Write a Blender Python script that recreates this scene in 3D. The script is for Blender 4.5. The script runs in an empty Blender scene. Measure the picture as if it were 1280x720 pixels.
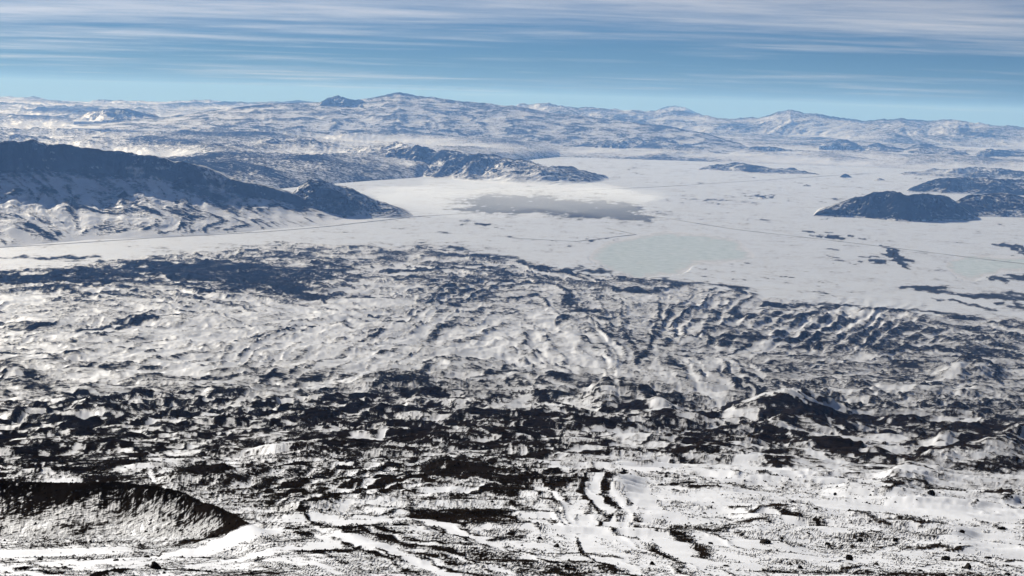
import bpy, math, random, time
import numpy as np
T0 = time.time()
scene = bpy.context.scene
rng = np.random.default_rng(7)
random.seed(7)
R = math.radians

# ------------------------------------------------------------------ camera
H0 = 1300.0                       # eye above the plain, metres
FPX = 2000.0                      # focal length in photo pixels (1280 wide)
PITCH, ROLL = math.atan(231 / FPX), R(1.7)
CAM = np.array([0.0, 0.0, H0])
FWD = np.array([0, math.cos(PITCH), -math.sin(PITCH)])
_r0 = np.array([1.0, 0, 0]); _u0 = np.cross(_r0, FWD)
RIGHT = _r0 * math.cos(ROLL) + _u0 * math.sin(ROLL)
UP = _u0 * math.cos(ROLL) - _r0 * math.sin(ROLL)
from mathutils import Matrix
cd = bpy.data.cameras.new("camera"); cam = bpy.data.objects.new("camera", cd)
scene.collection.objects.link(cam); scene.camera = cam
m = Matrix.Identity(4)
for i in range(3):
    m[i][0], m[i][1], m[i][2], m[i][3] = RIGHT[i], UP[i], -FWD[i], CAM[i]
cam.matrix_world = m
cd.sensor_width = 36; cd.lens = 36 * FPX / 1280
cd.clip_start = 0.5; cd.clip_end = 400000

# ------------------------------------------------------------------ light
SUN_AZ, SUN_EL = R(-34), R(24)    # azimuth from +Y, clockwise
sd = bpy.data.lights.new("sun", 'SUN'); sun = bpy.data.objects.new("sun", sd)
scene.collection.objects.link(sun)
sd.energy = 4.6; sd.angle = R(0.5); sd.color = (1.0, 0.95, 0.87)
from mathutils import Vector
sv = Vector((math.sin(SUN_AZ) * math.cos(SUN_EL), math.cos(SUN_AZ) * math.cos(SUN_EL), math.sin(SUN_EL)))
sun.rotation_euler = sv.to_track_quat('Z', 'Y').to_euler()
sun.location = sv * 3000

world = bpy.data.worlds.new("World"); scene.world = world; world.use_nodes = True
nt = world.node_tree; nt.nodes.clear()
def N(tree, typ, **kw):
    n = tree.nodes.new(typ)
    for k, v in kw.items():
        if k.startswith('i_'): n.inputs[int(k[2:])].default_value = v
        else: setattr(n, k, v)
    return n
def L(tree, a, b): tree.links.new(a, b)
def math_(tree, op, a, b=None, clamp=False):
    n = tree.nodes.new('ShaderNodeMath'); n.operation = op; n.use_clamp = clamp
    for i, v in enumerate((a, b)):
        if v is None: continue
        if isinstance(v, (int, float)): n.inputs[i].default_value = v
        else: tree.links.new(v, n.inputs[i])
    return n.outputs[0]
def mix_(tree, fac, a, b, mode='MIX'):
    n = tree.nodes.new('ShaderNodeMix'); n.data_type = 'RGBA'; n.blend_type = mode
    for i, v in ((0, fac), (6, a), (7, b)):
        if isinstance(v, (int, float)): n.inputs[i].default_value = v
        elif isinstance(v, tuple): n.inputs[i].default_value = v
        else: tree.links.new(v, n.inputs[i])
    return n.outputs[2]
def ss_(tree, v, a, b, c=0.0, d=1.0):
    n = tree.nodes.new('ShaderNodeMapRange'); n.interpolation_type = 'SMOOTHSTEP'
    tree.links.new(v, n.inputs[0])
    for i, q in enumerate((a, b, c, d)): n.inputs[i + 1].default_value = q
    return n.outputs[0]

sky = N(nt, 'ShaderNodeTexSky', sky_type='NISHITA', sun_disc=False)
sky.sun_elevation = SUN_EL; sky.sun_rotation = SUN_AZ
sky.altitude = 2800; sky.air_density = 1.0; sky.dust_density = 0.0; sky.ozone_density = 2.0
tc = N(nt, 'ShaderNodeTexCoord')
sep = N(nt, 'ShaderNodeSeparateXYZ'); L(nt, tc.outputs['Generated'], sep.inputs[0])
dx, dy, dz = sep.outputs
# high thin cloud: the view direction meets a cloud sheet above
den = math_(nt, 'ADD', math_(nt, 'MAXIMUM', dz, 0.0), 0.035)
cx = math_(nt, 'DIVIDE', dx, den); cy = math_(nt, 'DIVIDE', dy, den)
cmb = N(nt, 'ShaderNodeCombineXYZ'); L(nt, cx, cmb.inputs[0]); L(nt, cy, cmb.inputs[1])
def cloud(rot, sx, sy, detail, seed, rough=0.55):
    mp = N(nt, 'ShaderNodeMapping'); L(nt, cmb.outputs[0], mp.inputs[0])
    mp.inputs['Rotation'].default_value = (0, 0, rot); mp.inputs['Scale'].default_value = (sx, sy, 1)
    mp.inputs['Location'].default_value = (seed, seed * 1.7, 0)
    n = N(nt, 'ShaderNodeTexNoise'); L(nt, mp.outputs[0], n.inputs['Vector'])
    n.inputs['Scale'].default_value = 1; n.inputs['Detail'].default_value = detail; n.inputs['Roughness'].default_value = rough
    n.inputs['Distortion'].default_value = 0.35
    return n.outputs[0]
c1 = cloud(R(22), 0.30, 0.80, 7, 3.1, 0.62)
c2 = cloud(R(12), 0.06, 0.15, 3, 8.4)
c3 = cloud(R(26), 1.1, 2.6, 6, 1.2, 0.66)
cs = math_(nt, 'ADD', math_(nt, 'MULTIPLY', c1, 0.9), math_(nt, 'ADD', math_(nt, 'MULTIPLY', c2, 0.9), math_(nt, 'MULTIPLY', c3, 0.38)))
hi = ss_(nt, dz, 0.002, 0.062, -0.15, 0.20)     # cloud sheet thickens overhead and thins out far away
cm = ss_(nt, math_(nt, 'ADD', cs, hi), 0.98, 1.60)
skyc = mix_(nt, 1.0, sky.outputs[0], (0.205, 0.36, 0.60, 1), 'MULTIPLY')
lum = N(nt, 'ShaderNodeRGBToBW'); L(nt, sky.outputs[0], lum.inputs[0])
cl = N(nt, 'ShaderNodeCombineXYZ')
L(nt, math_(nt, 'MULTIPLY', lum.outputs[0], 1.42), cl.inputs[0])
L(nt, math_(nt, 'MULTIPLY', lum.outputs[0], 1.42), cl.inputs[1])
L(nt, math_(nt, 'MULTIPLY', lum.outputs[0], 1.50), cl.inputs[2])
skyf = mix_(nt, math_(nt, 'MULTIPLY', cm, 0.68), skyc, cl.outputs[0])
bg = N(nt, 'ShaderNodeBackground'); L(nt, skyf, bg.inputs[0]); bg.inputs[1].default_value = 0.05
wo = N(nt, 'ShaderNodeOutputWorld'); L(nt, bg.outputs[0], wo.inputs[0])

scene.view_settings.view_transform = 'Standard'; scene.view_settings.look = 'None'
scene.view_settings.exposure = 0.5; scene.view_settings.gamma = 1.0
scene.render.engine = 'CYCLES'
scene.cycles.use_denoising = True
scene.cycles.max_bounces = 5; scene.cycles.diffuse_bounces = 2; scene.cycles.volume_bounces = 1

# ------------------------------------------------------------------ helpers
def project(x, y, z):
    d0, d1, d2 = x - CAM[0], y - CAM[1], z - CAM[2]
    xc = d0 * RIGHT[0] + d1 * RIGHT[1] + d2 * RIGHT[2]
    yc = d0 * UP[0] + d1 * UP[1] + d2 * UP[2]
    zc = d0 * FWD[0] + d1 * FWD[1] + d2 * FWD[2]
    zc = np.maximum(zc, 1e-3)
    return 640 + FPX * xc / zc, 360 - FPX * yc / zc
def pix_dir(px, py):
    """azimuth and tan(depression) of a photo pixel"""
    px = np.asarray(px, float); py = np.asarray(py, float)
    a = (px - 640) / FPX; b = -(py - 360) / FPX
    d = FWD[:, None] + RIGHT[:, None] * a.ravel() + UP[:, None] * b.ravel()
    az = np.arctan2(d[0], d[1]); td = -d[2] / np.hypot(d[0], d[1])
    return az.reshape(px.shape), td.reshape(px.shape)
_perm = rng.permutation(2048).astype(np.int32)
_perm = np.concatenate([_perm, _perm])
_ga = rng.uniform(0, 2 * np.pi, 2048); _gx, _gy = np.cos(_ga).astype(np.float32), np.sin(_ga).astype(np.float32)
def perlin(x, y, seed=0):
    x = np.asarray(x) + seed * 17.37; y = np.asarray(y) + seed * 9.71
    xi = np.floor(x); yi = np.floor(y)
    xf = (x - xi).astype(np.float32); yf = (y - yi).astype(np.float32)
    xi = xi.astype(np.int64) & 2047; yi = yi.astype(np.int64) & 2047
    x1 = (xi + 1) & 2047; y1 = (yi + 1) & 2047
    pa = _perm[xi]; pb = _perm[x1]
    def g(p, yy, fx, fy):
        h = _perm[p + yy]
        return _gx[h] * fx + _gy[h] * fy
    u = xf * xf * xf * (xf * (xf * 6 - 15) + 10); v = yf * yf * yf * (yf * (yf * 6 - 15) + 10)
    a = g(pa, yi, xf, yf); b = g(pb, yi, xf - 1, yf)
    c = g(pa, y1, xf, yf - 1); d = g(pb, y1, xf - 1, yf - 1)
    return (a + u * (b - a) + v * (c - a + u * (a - b - c + d))) * 1.5
def sstep(a, b, x):
    t = np.clip((x - a) / (b - a), 0, 1); return t * t * (3 - 2 * t)

def new_obj(name, me, label, kind='structure', mat=None, category=None, group=None):
    o = bpy.data.objects.new(name, me); scene.collection.objects.link(o)
    if label: o['label'] = label
    if kind: o['kind'] = kind
    if category: o['category'] = category
    if group: o['group'] = group
    if mat: me.materials.append(mat)
    return o
def mesh_arrays(name, V, F, attrs=None, smooth=True):
    """V (n,3), F (m,k) index array"""
    me = bpy.data.meshes.new(name)
    k = F.shape[1]
    me.vertices.add(len(V)); me.vertices.foreach_set('co', V.astype(np.float32).ravel())
    me.loops.add(F.size); me.loops.foreach_set('vertex_index', F.astype(np.int32).ravel())
    me.polygons.add(len(F)); me.polygons.foreach_set('loop_start', np.arange(0, F.size, k, dtype=np.int32))
    me.polygons.foreach_set('use_smooth', np.full(len(F), smooth))
    me.update(calc_edges=True)
    for an, av in (attrs or {}).items():
        at = me.attributes.new(an, 'FLOAT', 'POINT'); at.data.foreach_set('value', av.astype(np.float32).ravel())
    return me
def grid_mesh(name, X, Y, Z, attrs, fmask=None):
    r, c = X.shape
    idx = np.arange(r * c).reshape(r, c)
    F = np.stack([idx[:-1, :-1], idx[:-1, 1:], idx[1:, 1:], idx[1:, :-1]], -1)
    F = F.reshape(-1, 4) if fmask is None else F[fmask]
    used = np.unique(F); remap = np.full(r * c, -1, np.int64); remap[used] = np.arange(len(used))
    V = np.stack([X, Y, Z], -1).reshape(-1, 3)[used]
    return mesh_arrays(name, V, remap[F], {k: v.reshape(-1)[used] for k, v in attrs.items()})

# ------------------------------------------------------------------ base slope of the volcano, down to the plain
_PR = [(900, 40), (810, 70), (720, 110), (690, 140), (660, 185), (630, 270), (600, 450), (570, 800), (540, 1400), (520, 2000), (500, 2900),
       (480, 3900), (460, 5000), (440, 6000), (420, 7100), (400, 8200), (385, 9100), (370, 10000), (350, 11400)]
_az, _td = pix_dir(np.full(len(_PR), 640.), np.array([p[0] for p in _PR], float))
_pr = np.array([p[1] for p in _PR], float); _pz = H0 - _pr * _td
_lr = np.linspace(math.log(1.0), math.log(130000), 1600)
_lz = np.interp(np.exp(_lr), np.concatenate([[0, 12], _pr, [13000, 16000, 200000]]),
                np.concatenate([[H0 - 1.75, H0 - 5.6], _pz, [1.5, 0, 0]]))
_k = np.exp(-np.linspace(-2, 2, 41) ** 2); _k /= _k.sum()
_lzs = np.convolve(np.pad(_lz, 20, mode='edge'), _k, 'valid')
def zbase(r): return np.interp(np.log(np.maximum(r, 1.0)), _lr, _lzs)

# ------------------------------------------------------------------ control maps over the base surface (bare rock / snow drift / swells)
MX0, MY0, MW, MH = -240, 150, 1760, 700
gy, gx = np.mgrid[MY0:MY0 + MH, MX0:MX0 + MW].astype(np.float32)
def sample(M, px, py):
    u = np.clip(px - MX0, 0, MW - 1.001); v = np.clip(py - MY0, 0, MH - 1.001)
    i = u.astype(int); j = v.astype(int); fu = u - i; fv = v - j
    return (M[j, i] * (1 - fu) + M[j, i + 1] * fu) * (1 - fv) + (M[j + 1, i] * (1 - fu) + M[j + 1, i + 1] * fu) * fv
# shared wobble so that no drawn line stays straight
_wx = sum(perlin(gx / s, gy / s * 2.2, 3 + i) * a for i, (s, a) in enumerate(((60, 9), (24, 5), (9, 2.2))))
_wy = sum(perlin(gx / s, gy / s * 2.2, 9 + i) * a for i, (s, a) in enumerate(((60, 4), (24, 2.4), (9, 1.3))))
def stroke(M, pts, w, val, ky=2.2, wob=1.0, sharp=2):
    pts = np.array(pts, float); pad = w * 3 + 14
    x0 = int(max(0, pts[:, 0].min() - pad - MX0)); x1 = int(min(MW, pts[:, 0].max() + pad - MX0))
    y0 = int(max(0, pts[:, 1].min() - pad - MY0)); y1 = int(min(MH, pts[:, 1].max() + pad - MY0))
    if x1 <= x0 or y1 <= y0: return
    X = gx[y0:y1, x0:x1] + _wx[y0:y1, x0:x1] * wob; Y = (gy[y0:y1, x0:x1] + _wy[y0:y1, x0:x1] * wob) * ky
    d2 = np.full(X.shape, 1e9, np.float32)
    if len(pts) == 1: pts = np.vstack([pts, pts + 0.01])
    for a, b in zip(pts[:-1], pts[1:]):
        ax, ay, bx, by = a[0], a[1] * ky, b[0], b[1] * ky
        L2 = (bx - ax) ** 2 + (by - ay) ** 2
        t = np.clip(((X - ax) * (bx - ax) + (Y - ay) * (by - ay)) / L2, 0, 1)
        d2 = np.minimum(d2, (X - ax - t * (bx - ax)) ** 2 + (Y - ay - t * (by - ay)) ** 2)
    M[y0:y1, x0:x1] += val * np.exp(-(d2 / (w * ky * 0.7) ** 2) ** (sharp / 2))
def poly_mask(pts, wob=1.0):
    X = gx + _wx * wob; Y = gy + _wy * wob * 0.6
    inside = np.zeros(X.shape, bool); n = len(pts)
    for i in range(n):
        (xa, ya), (xb, yb) = pts[i], pts[(i + 1) % n]
        if ya == yb: continue
        c = ((ya > Y) != (yb > Y)) & (X < (xb - xa) * (Y - ya) / (yb - ya) + xa)
        inside ^= c
    return inside
# edge of the lava against the plain
toe_x = [-240, -50, 0, 110, 200, 320, 450, 560, 640, 700, 760, 850, 920, 1000, 1100, 1200, 1280, 1520]
toe_y = [345, 338, 335, 330, 316, 304, 302, 309, 323, 334, 341, 350, 360, 378, 385, 392, 396, 404]
toe = np.interp(gx, toe_x, toe_y) + _wy * 1.2
lava = sstep(-3, 9, gy - toe)
left = sstep(760, 600, gx); right = 1 - left
B = -0.42 * (1 - lava)
lavaB = left * np.interp(gy, [300, 345, 372, 400, 450, 480, 505, 530, 560, 600, 640, 720], [.06, .12, -.06, -.24, -.24, -.04, .10, .20, .20, .14, -.06, -.16]) \
      + right * np.interp(gy, [330, 380, 400, 430, 455, 480, 510, 530, 560, 600, 640, 720], [-.02, -.10, .0, .02, -.12, -.04, .08, .16, .08, -.14, -.24, -.26])
B += lava * lavaB
ROCK = [  # (points, width, weight)
 # dark apron under the left ridge
 ([(-80, 356), (60, 352), (130, 342), (200, 338), (270, 345), (320, 352), (380, 365), (402, 380)], 12, .5),
 ([(150, 336), (300, 336), (440, 345)], 10, .35), ([(330, 352), (400, 372)], 9, .35), ([(-60, 345), (50, 348)], 7, .3),
 ([(560, 311), (640, 325), (700, 336), (760, 345), (850, 353), (935, 363)], 4, .65), ([(640, 347), (740, 358), (812, 368)], 7, .38),
 ([(420, 340), (560, 345), (640, 350)], 10, .12), ([(-60, 356), (200, 350), (420, 366)], 22, .20), ([(520, 362), (600, 365)], 5, .3),
 ([(-30, 404), (60, 409)], 7, .4), ([(80, 430), (140, 412), (150, 405), (190, 398)], 2.6, .75), ([(176, 398), (190, 398)], 4, .8),
 ([(90, 385), (130, 372), (180, 372), (230, 385)], 4, .2),
 ([(460, 370), (500, 372)], 5, .7), ([(520, 373), (562, 375)], 5, .7), ([(500, 415), (550, 395), (562, 381), (620, 365)], 3.4, .6),
 ([(545, 425), (575, 400), (600, 386)], 4, .7), ([(465, 424), (480, 416)], 3, .55), ([(475, 395), (490, 402)], 3, .5),
 ([(700, 365), (725, 388), (748, 393)], 3.4, .8), ([(705, 387), (745, 390)], 2.6, .6), ([(690, 412), (715, 395)], 3.4, .7),
 ([(650, 424), (664, 444)], 2.6, .6), ([(385, 465), (415, 447), (445, 445)], 2.2, .6), ([(410, 466), (440, 452), (447, 446)], 2.6, .5),
 ([(150, 437), (200, 432), (205, 442), (160, 450)], 2, .4), ([(100, 460), (190, 459)], 2.6, .5), ([(225, 432), (275, 415)], 2.4, .35),
 # wavy flows on the right
 ([(840, 396), (960, 392), (1000, 400), (1080, 410), (1130, 420)], 13, .22), ([(960, 426), (1060, 425), (1100, 428)], 5, .5),
 ([(870, 432), (930, 424)], 4, .4), ([(1000, 436), (1280, 446)], 12, .28), ([(822, 372), (815, 405), (803, 452)], 2.2, .65),
 ([(780, 398), (795, 440), (800, 455)], 3.2, .45), ([(905, 455), (912, 480), (926, 502)], 2.2, .65), ([(940, 452), (915, 462), (918, 484)], 2, .45),
 ([(960, 455), (1100, 462), (1280, 462)], 9, .25), ([(840, 445), (850, 460)], 3, .5), ([(900, 408), (880, 430)], 2.5, .4),
 ([(1010, 398), (1080, 412)], 3, .35), ([(1050, 398), (1110, 420)], 3, .3),
 # bare strips on the plain
 ([(1135, 361), (1190, 362), (1285, 386)], 4, 1.1), ([(1215, 366), (1330, 380)], 6, 1.0), ([(1175, 375), (1240, 384)], 3, .9),
 ([(960, 378), (1100, 385), (1180, 393), (1300, 412)], 3.4, .8), ([(1230, 410), (1300, 422)], 4, .5), ([(930, 360), (860, 352)], 3, .4),
 ([(1240, 345), (1300, 352)], 3.6, .9),
 ([(560, 262), (640, 266)], 3, .7), ([(700, 256), (790, 262)], 6, .65),
 ([(740, 302), (800, 294)], 1.5, .9), ([(580, 281), (620, 282)], 3, .7), ([(860, 248), (940, 250)], 2, .5), ([(930, 240), (960, 243)], 1.5, .6),
 ([(-60, 322), (120, 324)], 3, .65), ([(100, 335), (200, 322)], 3, .5), ([(460, 305), (540, 304)], 3, .4),
 ([(1000, 365), (1040, 368)], 2, .6), ([(1190, 330), (1240, 334)], 2, .3),
 # blotched middle ground
 ([(-40, 466), (38, 467)], 8, .95), ([(1205, 462), (1235, 464)], 8, .95), ([(1100, 452), (1150, 462)], 5, .5), ([(1100, 470), (1160, 478)], 6, .4),
 ([(30, 484), (60, 490)], 4, .5), ([(330, 470), (440, 478), (520, 482)], 7, .4), ([(520, 470), (572, 474)], 4, .6), ([(445, 496), (480, 494)], 5, .6),
 ([(500, 485), (640, 500)], 5, .35), ([(100, 505), (180, 498)], 5, .4), ([(200, 470), (160, 478)], 4, .3), ([(545, 494), (570, 494)], 4, .7),
 ([(570, 455), (590, 452), (600, 470)], 3, .5), ([(630, 455), (615, 470)], 2.6, .6), ([(0, 548), (20, 550)], 5, .8), ([(-40, 560), (130, 590)], 14, .25),
 ([(560, 510), (480, 516), (420, 500)], 4, .45), ([(300, 520), (420, 525)], 5, .35), ([(745, 486), (800, 490), (845, 506)], 7, .7), ([(790, 506), (800, 512)], 9, .7),
 ([(700, 498), (730, 490)], 4, .5), ([(640, 528), (760, 536), (880, 524)], 7, .6), ([(620, 516), (560, 535), (480, 556)], 7, .45), ([(330, 562), (450, 556)], 8, .45),
 ([(235, 592), (275, 594)], 9, .8), ([(470, 546), (520, 548)], 2.2, .6), ([(600, 560), (650, 552)], 5, .5), ([(600, 542), (700, 548)], 6, .4),
 ([(520, 592), (560, 590), (640, 604)], 9, .5), ([(330, 628), (450, 600), (560, 582)], 3, .5), ([(350, 636), (520, 598)], 2.4, .45), ([(320, 612), (430, 592)], 2.4, .4),
 ([(880, 528), (930, 508), (982, 487)], 3, .7), ([(988, 487), (1012, 495), (1048, 508)], 3, .7), ([(880, 542), (1000, 526), (1080, 528)], 6, .55), ([(950, 545), (990, 540)], 8, .5),
 ([(1140, 526), (1280, 534)], 4, .5), ([(1060, 532), (1160, 540)], 4, .35), ([(1180, 552), (1240, 546)], 7, .65), ([(980, 550), (1050, 564), (1105, 574)], 3, .75),
 ([(860, 560), (960, 552)], 5, .6), ([(840, 574), (890, 566)], 4.5, .5), ([(1130, 580), (1200, 566), (1262, 546)], 4, .45), ([(1220, 590), (1280, 584)], 7, .4),
 ([(700, 568), (830, 566)], 5, .4), ([(480, 575), (560, 570)], 3, .4), ([(640, 575), (700, 572)], 5, .4),
 # near slope
 ([(690, 594), (780, 597)], 3.4, .75), ([(640, 602), (690, 597)], 7, .6), ([(690, 608), (720, 608)], 7, .65), ([(520, 642), (640, 646)], 8, .85),
 ([(570, 618), (640, 615)], 7, .55), ([(590, 662), (650, 668)], 5, .4), ([(450, 668), (560, 694), (640, 704), (720, 718)], 13, .36),
 ([(415, 675), (460, 690), (520, 716)], 2.2, .85), ([(500, 690), (560, 710), (610, 724)], 2.2, .85), ([(440, 658), (530, 658), (575, 676), (612, 686)], 2.2, .6),
 ([(560, 648), (580, 665)], 3, .6), ([(735, 603), (728, 625), (745, 642)], 2, .8), ([(768, 605), (748, 622), (772, 638), (745, 656)], 2.6, .85),
 ([(690, 620), (692, 640)], 2, .6), ([(705, 620), (706, 636)], 2, .5), ([(640, 665), (670, 652)], 3, .5), ([(724, 668), (730, 695), (760, 708), (785, 716)], 2.6, .75),
 ([(790, 672), (830, 695), (852, 712)], 4, .55), ([(822, 626), (832, 642)], 2.2, .7), ([(800, 656), (860, 671)], 2.2, .5), ([(840, 606), (900, 606), (950, 616), (1010, 632), (1062, 642)], 3.2, .42),
 ([(945, 637), (1030, 637), (1080, 643), (1130, 651), (1205, 662)], 3.6, .6), ([(840, 662), (900, 661), (1000, 647)], 4, .42), ([(848, 672), (882, 690), (860, 702)], 5, .6),
 ([(1050, 602), (1120, 613), (1300, 620)], 2.4, .62), ([(1100, 606), (1200, 612)], 3, .35), ([(1060, 674), (1180, 668)], 11, .26), ([(960, 680), (1060, 682)], 8, .2),
 ([(950, 714), (1120, 716), (1280, 726)], 4, .5), ([(1140, 592), (1180, 600)], 5, .3), ([(1240, 655), (1290, 650)], 3, .5), ([(940, 700), (1000, 704)], 4, .3),
 ([(700, 700), (800, 724)], 8, .3),
 
 ([(118, 722), (180, 709), (262, 713)], 3, .95), ([(195, 684), (265, 691)], 2, .7), ([(230, 662), (300, 666)], 4.5, .4), ([(320, 696), (440, 691)], 2.4, .5),
 ([(360, 662), (432, 682)], 4, .45), ([(378, 640), (400, 630), (420, 622)], 4, .6), ([(385, 655), (378, 640)], 2, .8), ([(330, 676), (440, 674)], 2.4, .4),
 ([(260, 712), (340, 716)], 3, .3), ([(290, 650), (330, 655)], 2.4, .4),
]
SNOW = [
 ([(-60, 379), (45, 377)], 5, .8), ([(415, 378), (470, 380), (520, 374)], 6, .55), ([(370, 425), (420, 440), (450, 470)], 16, .3), ([(560, 440), (700, 432)], 18, .28),
 ([(150, 440), (260, 420)], 14, .2), ([(1180, 369), (1238, 381)], 2.6, 1.2), ([(880, 460), (900, 500)], 12, .3), ([(800, 410), (790, 390)], 8, .2),
 ([(560, 500), (680, 490)], 8, .35), ([(640, 505), (740, 515)], 6, .4), ([(440, 545), (520, 552)], 5, .6), ([(760, 548), (810, 552)], 6, .7), ([(820, 552), (880, 548)], 4, .4),
 ([(420, 582), (600, 566)], 4, .45), ([(940, 515), (1040, 520)], 6, .5), ([(1005, 550), (1130, 552)], 5, .7), ([(1160, 534), (1225, 536)], 2.6, .8), ([(1080, 570), (1200, 560)], 4, .5),
 ([(690, 588), (800, 586), (960, 576)], 4, .8), ([(425, 655), (520, 650), (562, 662), (625, 682)], 4, 1.0), ([(395, 672), (480, 685), (540, 708), (590, 732)], 5, 1.0),
 ([(760, 602), (736, 622), (748, 634), (762, 641)], 3, .8), ([(790, 602), (800, 625), (825, 642)], 7, .65), ([(760, 652), (820, 672), (870, 705)], 6, .85), ([(735, 652), (738, 690)], 3.4, .8),
 ([(1040, 637), (1160, 634), (1300, 644)], 7, .9), ([(1100, 600), (1280, 600)], 5, .3), ([(880, 622), (950, 640)], 8, .35), ([(1200, 672), (1290, 695)], 11, .4), ([(880, 675), (940, 678)], 5, .5),
 ([(-40, 684), (150, 675)], 8, .5), ([(150, 692), (250, 680), (345, 664)], 5, .8), ([(300, 690), (420, 682)], 4, .5), ([(360, 650), (420, 648)], 4, .4), ([(440, 632), (500, 625)], 6, .35),
 ([(900, 590), (1040, 590)], 8, .4), ([(60, 605), (110, 604)], 5, .9), ([(195, 606), (190, 590)], 2, .6), ([(60, 432), (240, 462)], 14, .1), ([(940, 700), (1080, 697)], 4, .4),
]
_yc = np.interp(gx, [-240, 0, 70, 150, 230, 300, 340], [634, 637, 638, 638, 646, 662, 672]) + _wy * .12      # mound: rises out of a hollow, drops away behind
for p, w, v in ROCK: stroke(B, p, w, v * (.95 if min(q[1] for q in p) > 585 else .95 if min(q[1] for q in p) > 465 else .75 if min(q[1] for q in p) > 300 else .8), wob=.8 if min(q[1] for q in p) > 585 else 1.5)
def dashes(cx, cy, rx, ry, n, w, v, tilt=.12):
    for _ in range(n):
        x = rng.normal(cx, rx); y = rng.normal(cy, ry) + (x - cx) * tilt; l = rng.uniform(2, 9)
        stroke(B, [(x - l, y - l * tilt), (x + l, y + l * tilt)], w * rng.uniform(.6, 1.3), v * rng.uniform(.6, 1.2), wob=.4)
stroke(B, [(592, 261), (640, 262), (700, 264), (805, 275)], 5.5, 1.15, sharp=1.3); stroke(B, [(610, 252), (680, 254), (775, 263)], 9, 1.05, sharp=1.3); stroke(B, [(560, 250), (700, 248), (830, 268)], 8, .25)
for a in [(1040, 295, 14, 2, 12, 1.1, 1.0), (1118, 319, 9, 3, 14, 1.3, 1.3, .3), (1128, 330, 6, 2, 6, 1.2, 1.0, .4), (1102, 328, 8, 2, 6, 1.0, .9), (1275, 313, 14, 3, 12, 1.4, 1.2, .2), (1055, 322, 22, 4, 14, .9, .7),
          (1240, 345, 24, 4, 14, 1.2, .9), (1090, 300, 20, 2, 8, .8, .7), (700, 300, 60, 6, 10, .8, .5), (900, 330, 60, 8, 10, .8, .5), (1000, 250, 120, 20, 26, .8, .6), (800, 235, 90, 14, 18, .8, .6), (1100, 205, 120, 8, 18, .8, .7), (560, 290, 60, 8, 12, .8, .5), (960, 350, 80, 10, 12, .8, .5)]:
    dashes(*a)
def folds(cx, cy, rx, ry, ax, ay, per, val, wob, hgt):
    """pressure ridges: parallel folds of the old flow, bent by the shared wobble"""
    w = np.exp(-(((gx - cx) / rx) ** 2 + ((gy - cy) / ry) ** 2) ** 1.5)
    ph = (ax * (gx + _wx * wob) + ay * (gy + _wy * wob)) / per * 2 * np.pi
    sgn = np.sin(ph) + .35 * np.sin(2.1 * ph + 1)
    return w * val * sgn, w * hgt * np.sin(ph + .8)
HF = np.zeros_like(B)
for a in [(1045, 412, 120, 30, 1, 1.5, 25, .30, 1.6, 1.6), (875, 408, 80, 30, 1, .8, 26, .26, 2.0, 1.4), (905, 472, 70, 28, 1, -1.2, 22, .20, 1.6, 1.0), (190, 362, 190, 24, -.2, 1, 8, .26, .9, .8),
          (420, 602, 200, 26, .28, 1, 11, .26, .8, 1.2), (600, 440, 90, 40, .6, 1.6, 30, .20, 1.6, 1.2), (700, 440, 90, 40, 1, -1.1, 30, .18, 1.5, 1.2), (1190, 430, 110, 30, -.25, 1.4, 16, .24, 1.2, 1.2),
          (120, 520, 170, 40, .3, 1.2, 18, .20, 1.4, 1.6), (420, 505, 170, 36, .3, 1.2, 20, .20, 1.5, 1.8), (1060, 590, 160, 30, -.15, 1, 15, .18, 1.2, .8), (760, 640, 90, 40, 1, .5, 28, .24, 1.6, .3), (1130, 500, 150, 26, .2, 1.3, 15, .2, 1.3, 1.4)]:
    b_, h_ = folds(*a); B += b_; HF += h_
# flow lines: levees and gullies following the local run of the flows
ORI = np.array([(100, 400, 1, -.22), (100, 450, 1, -.15), (150, 345, 1, -.12), (250, 365, 1, .30), (330, 388, 1, .42), (350, 440, 1, -.7), (430, 455, 1, -.6), (430, 405, 1, .4), (480, 425, 1, -.4), (560, 400, 1, -1.), (620, 380, 1, -.5),
  (660, 440, 1, 1.2), (720, 378, 1, 1.2), (720, 440, 1, .7), (765, 420, 1, .9), (812, 400, -.2, 1), (802, 450, .05, 1), (860, 400, 1, -.7), (900, 422, 1, -.6), (930, 384, 1, -.9), (910, 470, .25, 1), (860, 470, .6, 1), (960, 420, 1, -.5), (1000, 402, 1, -.9),
  (1060, 420, 1, -.6), (1110, 402, 1, -.8), (1120, 440, 1, -.2), (1200, 440, 1, .1), (1250, 420, 1, .25), (1040, 460, 1, -.1), (60, 500, 1, -.1), (200, 520, 1, -.25), (300, 545, 1, -.3), (450, 500, 1, .1), (600, 500, 1, -.2), (700, 482, 1, .4),
  (850, 492, 1, .3), (1200, 490, 1, -.3), (300, 592, 1, -.3), (450, 602, 1, -.35), (600, 602, 1, -.1), (800, 545, 1, -.1), (1000, 560, 1, .3), (1180, 570, 1, -.35), (100, 700, 1, -.05), (300, 690, 1, -.1), (450, 682, 1, .5), (550, 702, 1, .4),
  (620, 642, 1, 0), (740, 630, .4, 1), (700, 692, 1, .2), (830, 692, 1, .8), (900, 640, 1, .15), (1000, 640, 1, .25), (1150, 652, 1, .2), (1200, 612, 1, .1), (1050, 692, 1, -.1), (560, 330, 1, .12), (760, 352, 1, .15)], float)
_oa = np.arctan2(ORI[:, 3], ORI[:, 2]) * 2
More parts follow.
